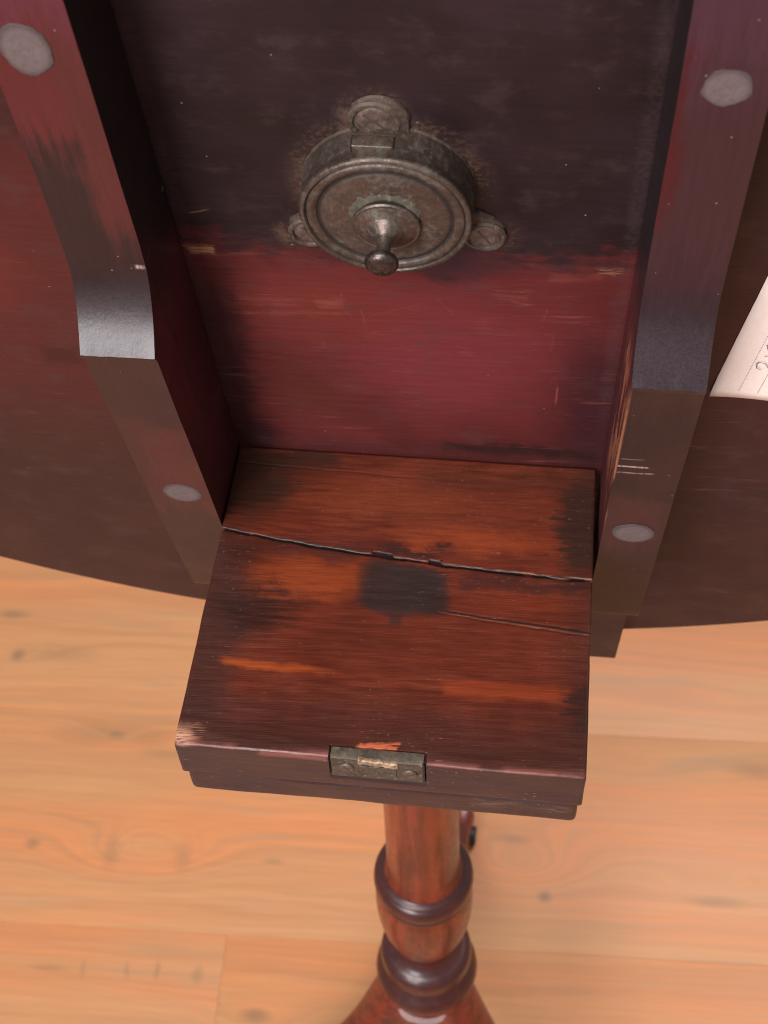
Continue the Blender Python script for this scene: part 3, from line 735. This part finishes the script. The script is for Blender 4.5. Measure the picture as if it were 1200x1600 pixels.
def front_disp(p, nrm):
    t = min(max((p.y + D) / (D - 0.055), 0), 1)
    y = p.y + t ** 3 * (crack(p.x) - 0.0003 - 0.0004 * (1 + nz((p.x * 90, 5, 1), 1)) + 0.055)
    z = p.z
    if p.z > -0.002:
        z += wearz(p) - 0.0001
        q = abs(p.y + 0.0775 + 0.085 * p.x + 0.0005 * nz((p.x * 70, 1, 8), 1))
        if p.x > 0.017: z -= 0.0003 * max(0, 1 - q / 0.0006)
        z -= 0.0018 * max(0, 1 - sqrt((p.x + 0.078) ** 2 + (p.y + D) ** 2) / 0.010) ** 2    # rubbed corner
        z -= 0.0008 * max(0, 1 - sqrt((p.x - 0.078) ** 2 + (p.y + D) ** 2) / 0.007) ** 2
        if abs(p.x) < 0.0184 and p.y < -0.1424: z -= 0.0012                                  # housing of the strike plate
        e = max(0, 1 - (p.y + D) / 0.004); z -= e * 0.0005 * (0.5 + nz((p.x * 90, 2, 2), 1))
    y2 = y
    if p.y < -D + 0.0015 and -0.0162 < p.z and abs(p.x) < 0.0184: y2 = y + 0.0012
    y2 += 0.0003 * nz((p.x * 35, p.z * 140, 6), 1) if p.y < -D + 0.003 else 0
    return Vector((p.x + 0.0003 * nz((p.y * 60, p.z * 40, 7), 1), y2, z))
BM_ = UP
block = link('pivot_block', mesh('pivot_block', *rbox((-0.0768, 0.0768), (-D + 0.0010, -0.002), (-0.0408, -0.0242), 0.0024, (60, 60, 8), lambda p, q: p + Vector((0, 0.0004 * nz((p.x * 60, p.z * 120, 3), 1), 0)))), MT['block'], table, BM_)
block['label'] = 'scarred two-board block on the pillar with black iron stain'
rb = link('board', mesh('board', *rbox((-0.078, 0.078), (-0.055, -0.0008), (-0.0236, 0.0001), 0.0006, (170, 130, 6), rear_disp)), MT['block'], block, BM_, sharp=50)
fb = link('board', mesh('board', *rbox((-0.078, 0.078), (-D, -0.055), (-0.0236, 0.0), 0.0010, (190, 230, 12), front_disp)), MT['block'], block, BM_, sharp=50)

# strike plate let into the front edge
sp = []
pm_ = [(-0.1428, -0.0008), (-0.1428, -0.0004), (-0.1466, -0.0004), (-0.1474, -0.0010), (-0.1475, -0.0150), (-0.1464, -0.0150)]
v, f = [], []
nxp = 40
for i in range(nxp + 1):
    x = -0.0178 + 0.0352 * i / nxp
    for (yy, zz) in pm_: v.append((x, yy + 0.0001 * nz((x * 400, zz * 300, 1), 1), zz + 0.00012 * nz((x * 300, yy * 500, 2), 1)))
k6 = len(pm_)
for i in range(nxp):
    for k in range(k6): f.append((i * k6 + k, i * k6 + (k + 1) % k6, (i + 1) * k6 + (k + 1) % k6, (i + 1) * k6 + k))
f.append(tuple(range(k6))); f.append(tuple(nxp * k6 + k for k in range(k6))[::-1])
bm = bmesh.new(); me = mesh('strike_plate', v, f); bm.from_mesh(me)
plate = link('strike_plate', from_bm('strike_plate', bm), MT['brass'], table, BM_, sharp=40)
plate['label'] = 'tarnished brass strike plate let into the front edge of the block'
# bright worn lip and a keeper slot
lv, lf = rbox((-0.0074, 0.0080), (-0.1484, -0.1462), (-0.0030, 0.0004), 0.0007, (40, 6, 8), lambda p, q: p + Vector((0, 0.0005 * nz(p, 420) + 0.0003 * nz(p, 1100), 0.00035 * nz((p.x, 0, p.z), 500) - (p.x + 0.008) * 0.07)))
for (bx0, bx1, bz0, bz1) in ((0.0170, 0.0179, -0.0150, -0.0006), (-0.0060, 0.0066, -0.0049, -0.0036)):
    gv, gf = rbox((bx0, bx1), (-0.14785, -0.1466), (bz0, bz1), 0.0002, (2, 1, 3)); link('keeper_slot', mesh('keeper_slot', gv, gf), MT['castor'], plate, BM_)
link('keeper_lip', mesh('keeper_lip', lv, lf), MT['bright'], plate, BM_)
lv, lf = rbox((-0.0070, 0.0072), (-0.1479, -0.1465), (-0.0125, -0.0050), 0.0004, (8, 2, 3))
link('keeper_plate', mesh('keeper_plate', lv, lf), MT['brass'], plate, BM_)
FM = BM_ @ Matrix.Translation((0, -0.1475, 0)) @ Matrix.Rotation(pi / 2, 4, 'X')      # local XY on the front face, Z towards the viewer
for (cx, cz) in ((-0.0118, -0.0072), (0.0122, -0.0083)):
    screw(cx, cz, 0.0003, 0.0029, 0, plate, FM)
    sv, sf = rbox((-0.0021, 0.0021), (-0.00025, 0.00025), (0.0001, 0.00098), 0.00003, (1, 1, 1))
    link('screw_slot', mesh('screw_slot', sv, sf), MT['gap'], plate, FM @ Matrix.Translation((cx, cz, 0)) @ Matrix.Rotation(random.uniform(0.3, 2.5), 4, 'Z'))

# ------------------------------------------------------------------ pillar and legs
def smooth_profile(pts, per=5):
    out = []
    for i in range(len(pts) - 1):
        p0 = pts[max(i - 1, 0)]; p1 = pts[i]; p2 = pts[i + 1]; p3 = pts[min(i + 2, len(pts) - 1)]
        for j in range(per):
            t = j / per
            out.append(tuple(0.5 * (2 * p1[k] + (p2[k] - p0[k]) * t + (2 * p0[k] - 5 * p1[k] + 4 * p2[k] - p3[k]) * t * t + (3 * p1[k] - p0[k] - 3 * p2[k] + p3[k]) * t ** 3) for k in (0, 1)))
    return out + [pts[-1]]
pp = [(0.026, -0.0410), (0.0255, -0.046), (0.0215, -0.055), (0.0203, -0.075)]
prof = [(0.0250, -0.0411), (0.0250, -0.048)] + smooth_profile([(0.0225, -0.050), (0.0206, -0.060), (0.0204, -0.15), (0.0208, -0.25), (0.0218, -0.318)], 5)
prof += smooth_profile([(0.0225, -0.3195), (0.0238, -0.3215), (0.0262, -0.3230), (0.0268, -0.3236)], 3)
prof += smooth_profile([(0.0269, -0.3245), (0.0288, -0.3265), (0.0299, -0.3300), (0.0301, -0.3335), (0.0294, -0.3375), (0.0287, -0.3390)], 4)
prof += smooth_profile([(0.0285, -0.3395), (0.0290, -0.3410), (0.0291, -0.3425), (0.0286, -0.3440)], 3)
prof += smooth_profile([(0.0284, -0.3445), (0.0296, -0.352), (0.0300, -0.366), (0.0293, -0.384), (0.0272, -0.403), (0.0234, -0.420), (0.0203, -0.430), (0.0190, -0.4335)], 5)
prof += smooth_profile([(0.0185, -0.4345), (0.0186, -0.439), (0.0200, -0.444), (0.0232, -0.4475), (0.0262, -0.4490)], 4)
prof += smooth_profile([(0.0268, -0.4495), (0.0296, -0.453), (0.0306, -0.4595), (0.0302, -0.466), (0.0286, -0.4715), (0.0278, -0.473)], 4)
prof += smooth_profile([(0.0276, -0.4745), (0.0296, -0.478), (0.0328, -0.4825), (0.0344, -0.4865), (0.0347, -0.4900), (0.0340, -0.4935)], 4)
prof += [(0.0320, -0.4950), (0.0306, -0.4965), (0.0305, -0.4985), (0.0304, -0.505), (0.0303, -0.53),  (0.0302, -0.585), (0.0280, -0.594), (0.018, -0.600)]
PMX = Matrix.Translation((CX, CY, HZ))
pillar = link('pillar', mesh('pillar', *lathe(prof[::-1], 96)), MT['pillar'], table, PMX, sharp=40)
def leg(ang):
    path = smooth_profile([(-0.004, -0.500), (0.010, -0.530), (0.031, -0.575), (0.058, -0.614), (0.090, -0.645), (0.122, -0.668), (0.158, -0.686), (0.190, -0.697), (0.208, -0.7015)], 6)
    v, f = [], []; NS = 20; L = len(path)
    for i, (r, z) in enumerate(path):
        a = path[max(i - 1, 0)]; b = path[min(i + 1, L - 1)]
        t = Vector((b[0] - a[0], b[1] - a[1])).normalized(); nn = Vector((-t.y, t.x))
        k = i / (L - 1)
        hh = 0.021 * (1 - k) ** 1.2 + 0.0120 + 0.004 * max(0, (k - 0.9) / 0.1)          # half height
        ww = 0.0105 * (1 - k) + 0.0095 + 0.004 * max(0, (k - 0.85) / 0.15)              # half width
        for j in range(NS):
            th = 2 * pi * j / NS
            c, s_ = cos(th), sin(th); e = 0.62
            px = ww * math.copysign(abs(c) ** e, c); ph = hh * math.copysign(abs(s_) ** e, s_)
            rr = r + nn.x * ph; zz = z + nn.y * ph
            v.append((rr, px, max(zz, -HZ + 0.001)))
    for i in range(L - 1):
        for j in range(NS): f.append((i * NS + j, i * NS + (j + 1) % NS, (i + 1) * NS + (j + 1) % NS, (i + 1) * NS + j))
    f.append(tuple(range(NS))[::-1]); f.append(tuple((L - 1) * NS + j for j in range(NS)))
    W = PMX @ Matrix.Rotation(ang, 4, 'Z')
    o = link('leg', mesh('leg', v, f), MT['leg'], table, W, sharp=50)
    cv, cf = lathe([(0.003, -0.0165), (0.0080, -0.0165), (0.0090, -0.0155), (0.0090, 0.0155), (0.0080, 0.0165), (0.003, 0.0165)], 28)
    link('castor', mesh('castor', cv, cf), MT['castor'], o, W @ Matrix.Translation((0.196, 0, -HZ + 0.0091)) @ Matrix.Rotation(pi / 2, 4, 'X'))
    return o
for a in (88, 206, 330): leg(radians(a))

# ------------------------------------------------------------------ paper label pasted under the top
PA = -0.112
LB = TOPM @ Matrix.Translation((0.1166, 0.0646, 0.0)) @ Matrix.Rotation(PA, 4, 'Z')
pvv, pff = [], []
nu, nv = 24, 30
for i in range(nu + 1):
    for j in range(nv + 1):
        X = 0.085 * i / nu; Y = 0.125 * j / nv
        lift = 0.0002 + 0.0012 * max(0, 1 - sqrt(X * X + Y * Y) / 0.02) ** 2 + 0.00015 * (1 + nz((X * 60, Y * 60, 2), 1))
        pvv.append((X + 0.0001 * nz((Y * 200, 1, 1), 1), Y, lift))
for i in range(nu):
    for j in range(nv): pff.append((i * (nv + 1) + j, (i + 1) * (nv + 1) + j, (i + 1) * (nv + 1) + j + 1, i * (nv + 1) + j + 1))
paper = link('paper_label', mesh('paper_label', pvv, pff), MT['paper'], table, LB, sharp=None)
sol = paper.modifiers.new('thickness', 'SOLIDIFY'); sol.thickness = 0.00015; sol.offset = -1
paper['label'] = 'cream paper label with blue handwriting and dotted rules at the right edge'
def strokes(name, lines, w, mat):
    v, f = [], []
    for pts in lines:
        for (a, b) in zip(pts, pts[1:]):
            a = Vector((a[0], a[1], 0)); b = Vector((b[0], b[1], 0)); d = (b - a)
            if d.length < 1e-7: continue
            nn = Vector((-d.y, d.x, 0)).normalized() * w / 2; k = len(v)
            for q in (a - nn, b - nn, b + nn, a + nn): v.append((q.x, q.y, 0.0012))
            f.append((k, k + 1, k + 2, k + 3))
    return link(name, mesh(name, v, f), mat, paper, LB, sharp=None)
dots = []
for k in range(110):
    yy = 0.0055 + k * 0.0010; dots.append([(0.0099, yy), (0.0099, yy + 0.0006)])
strokes('dotted_rule', dots, 0.00022, MT['print'])
strokes('rule', [[(0.0172, 0.0053), (0.0172, 0.115)], [(0.0245, 0.0053), (0.0245, 0.115)]], 0.00018, MT['print'])
strokes('handwriting', [[(0.0138, 0.0215), (0.0120, 0.0222), (0.0112, 0.0243), (0.0118, 0.0262), (0.0142, 0.0258), (0.0165, 0.0225)], [(0.0118, 0.0262), (0.0108, 0.0248)], [(0.0125, 0.0300), (0.0150, 0.0318)], [(0.0128, 0.0340), (0.0112, 0.0375), (0.0158, 0.0368), (0.0160, 0.0342)], [(0.0115, 0.0430), (0.0160, 0.0415), (0.0125, 0.0470)]], 0.00028, MT['ink'])
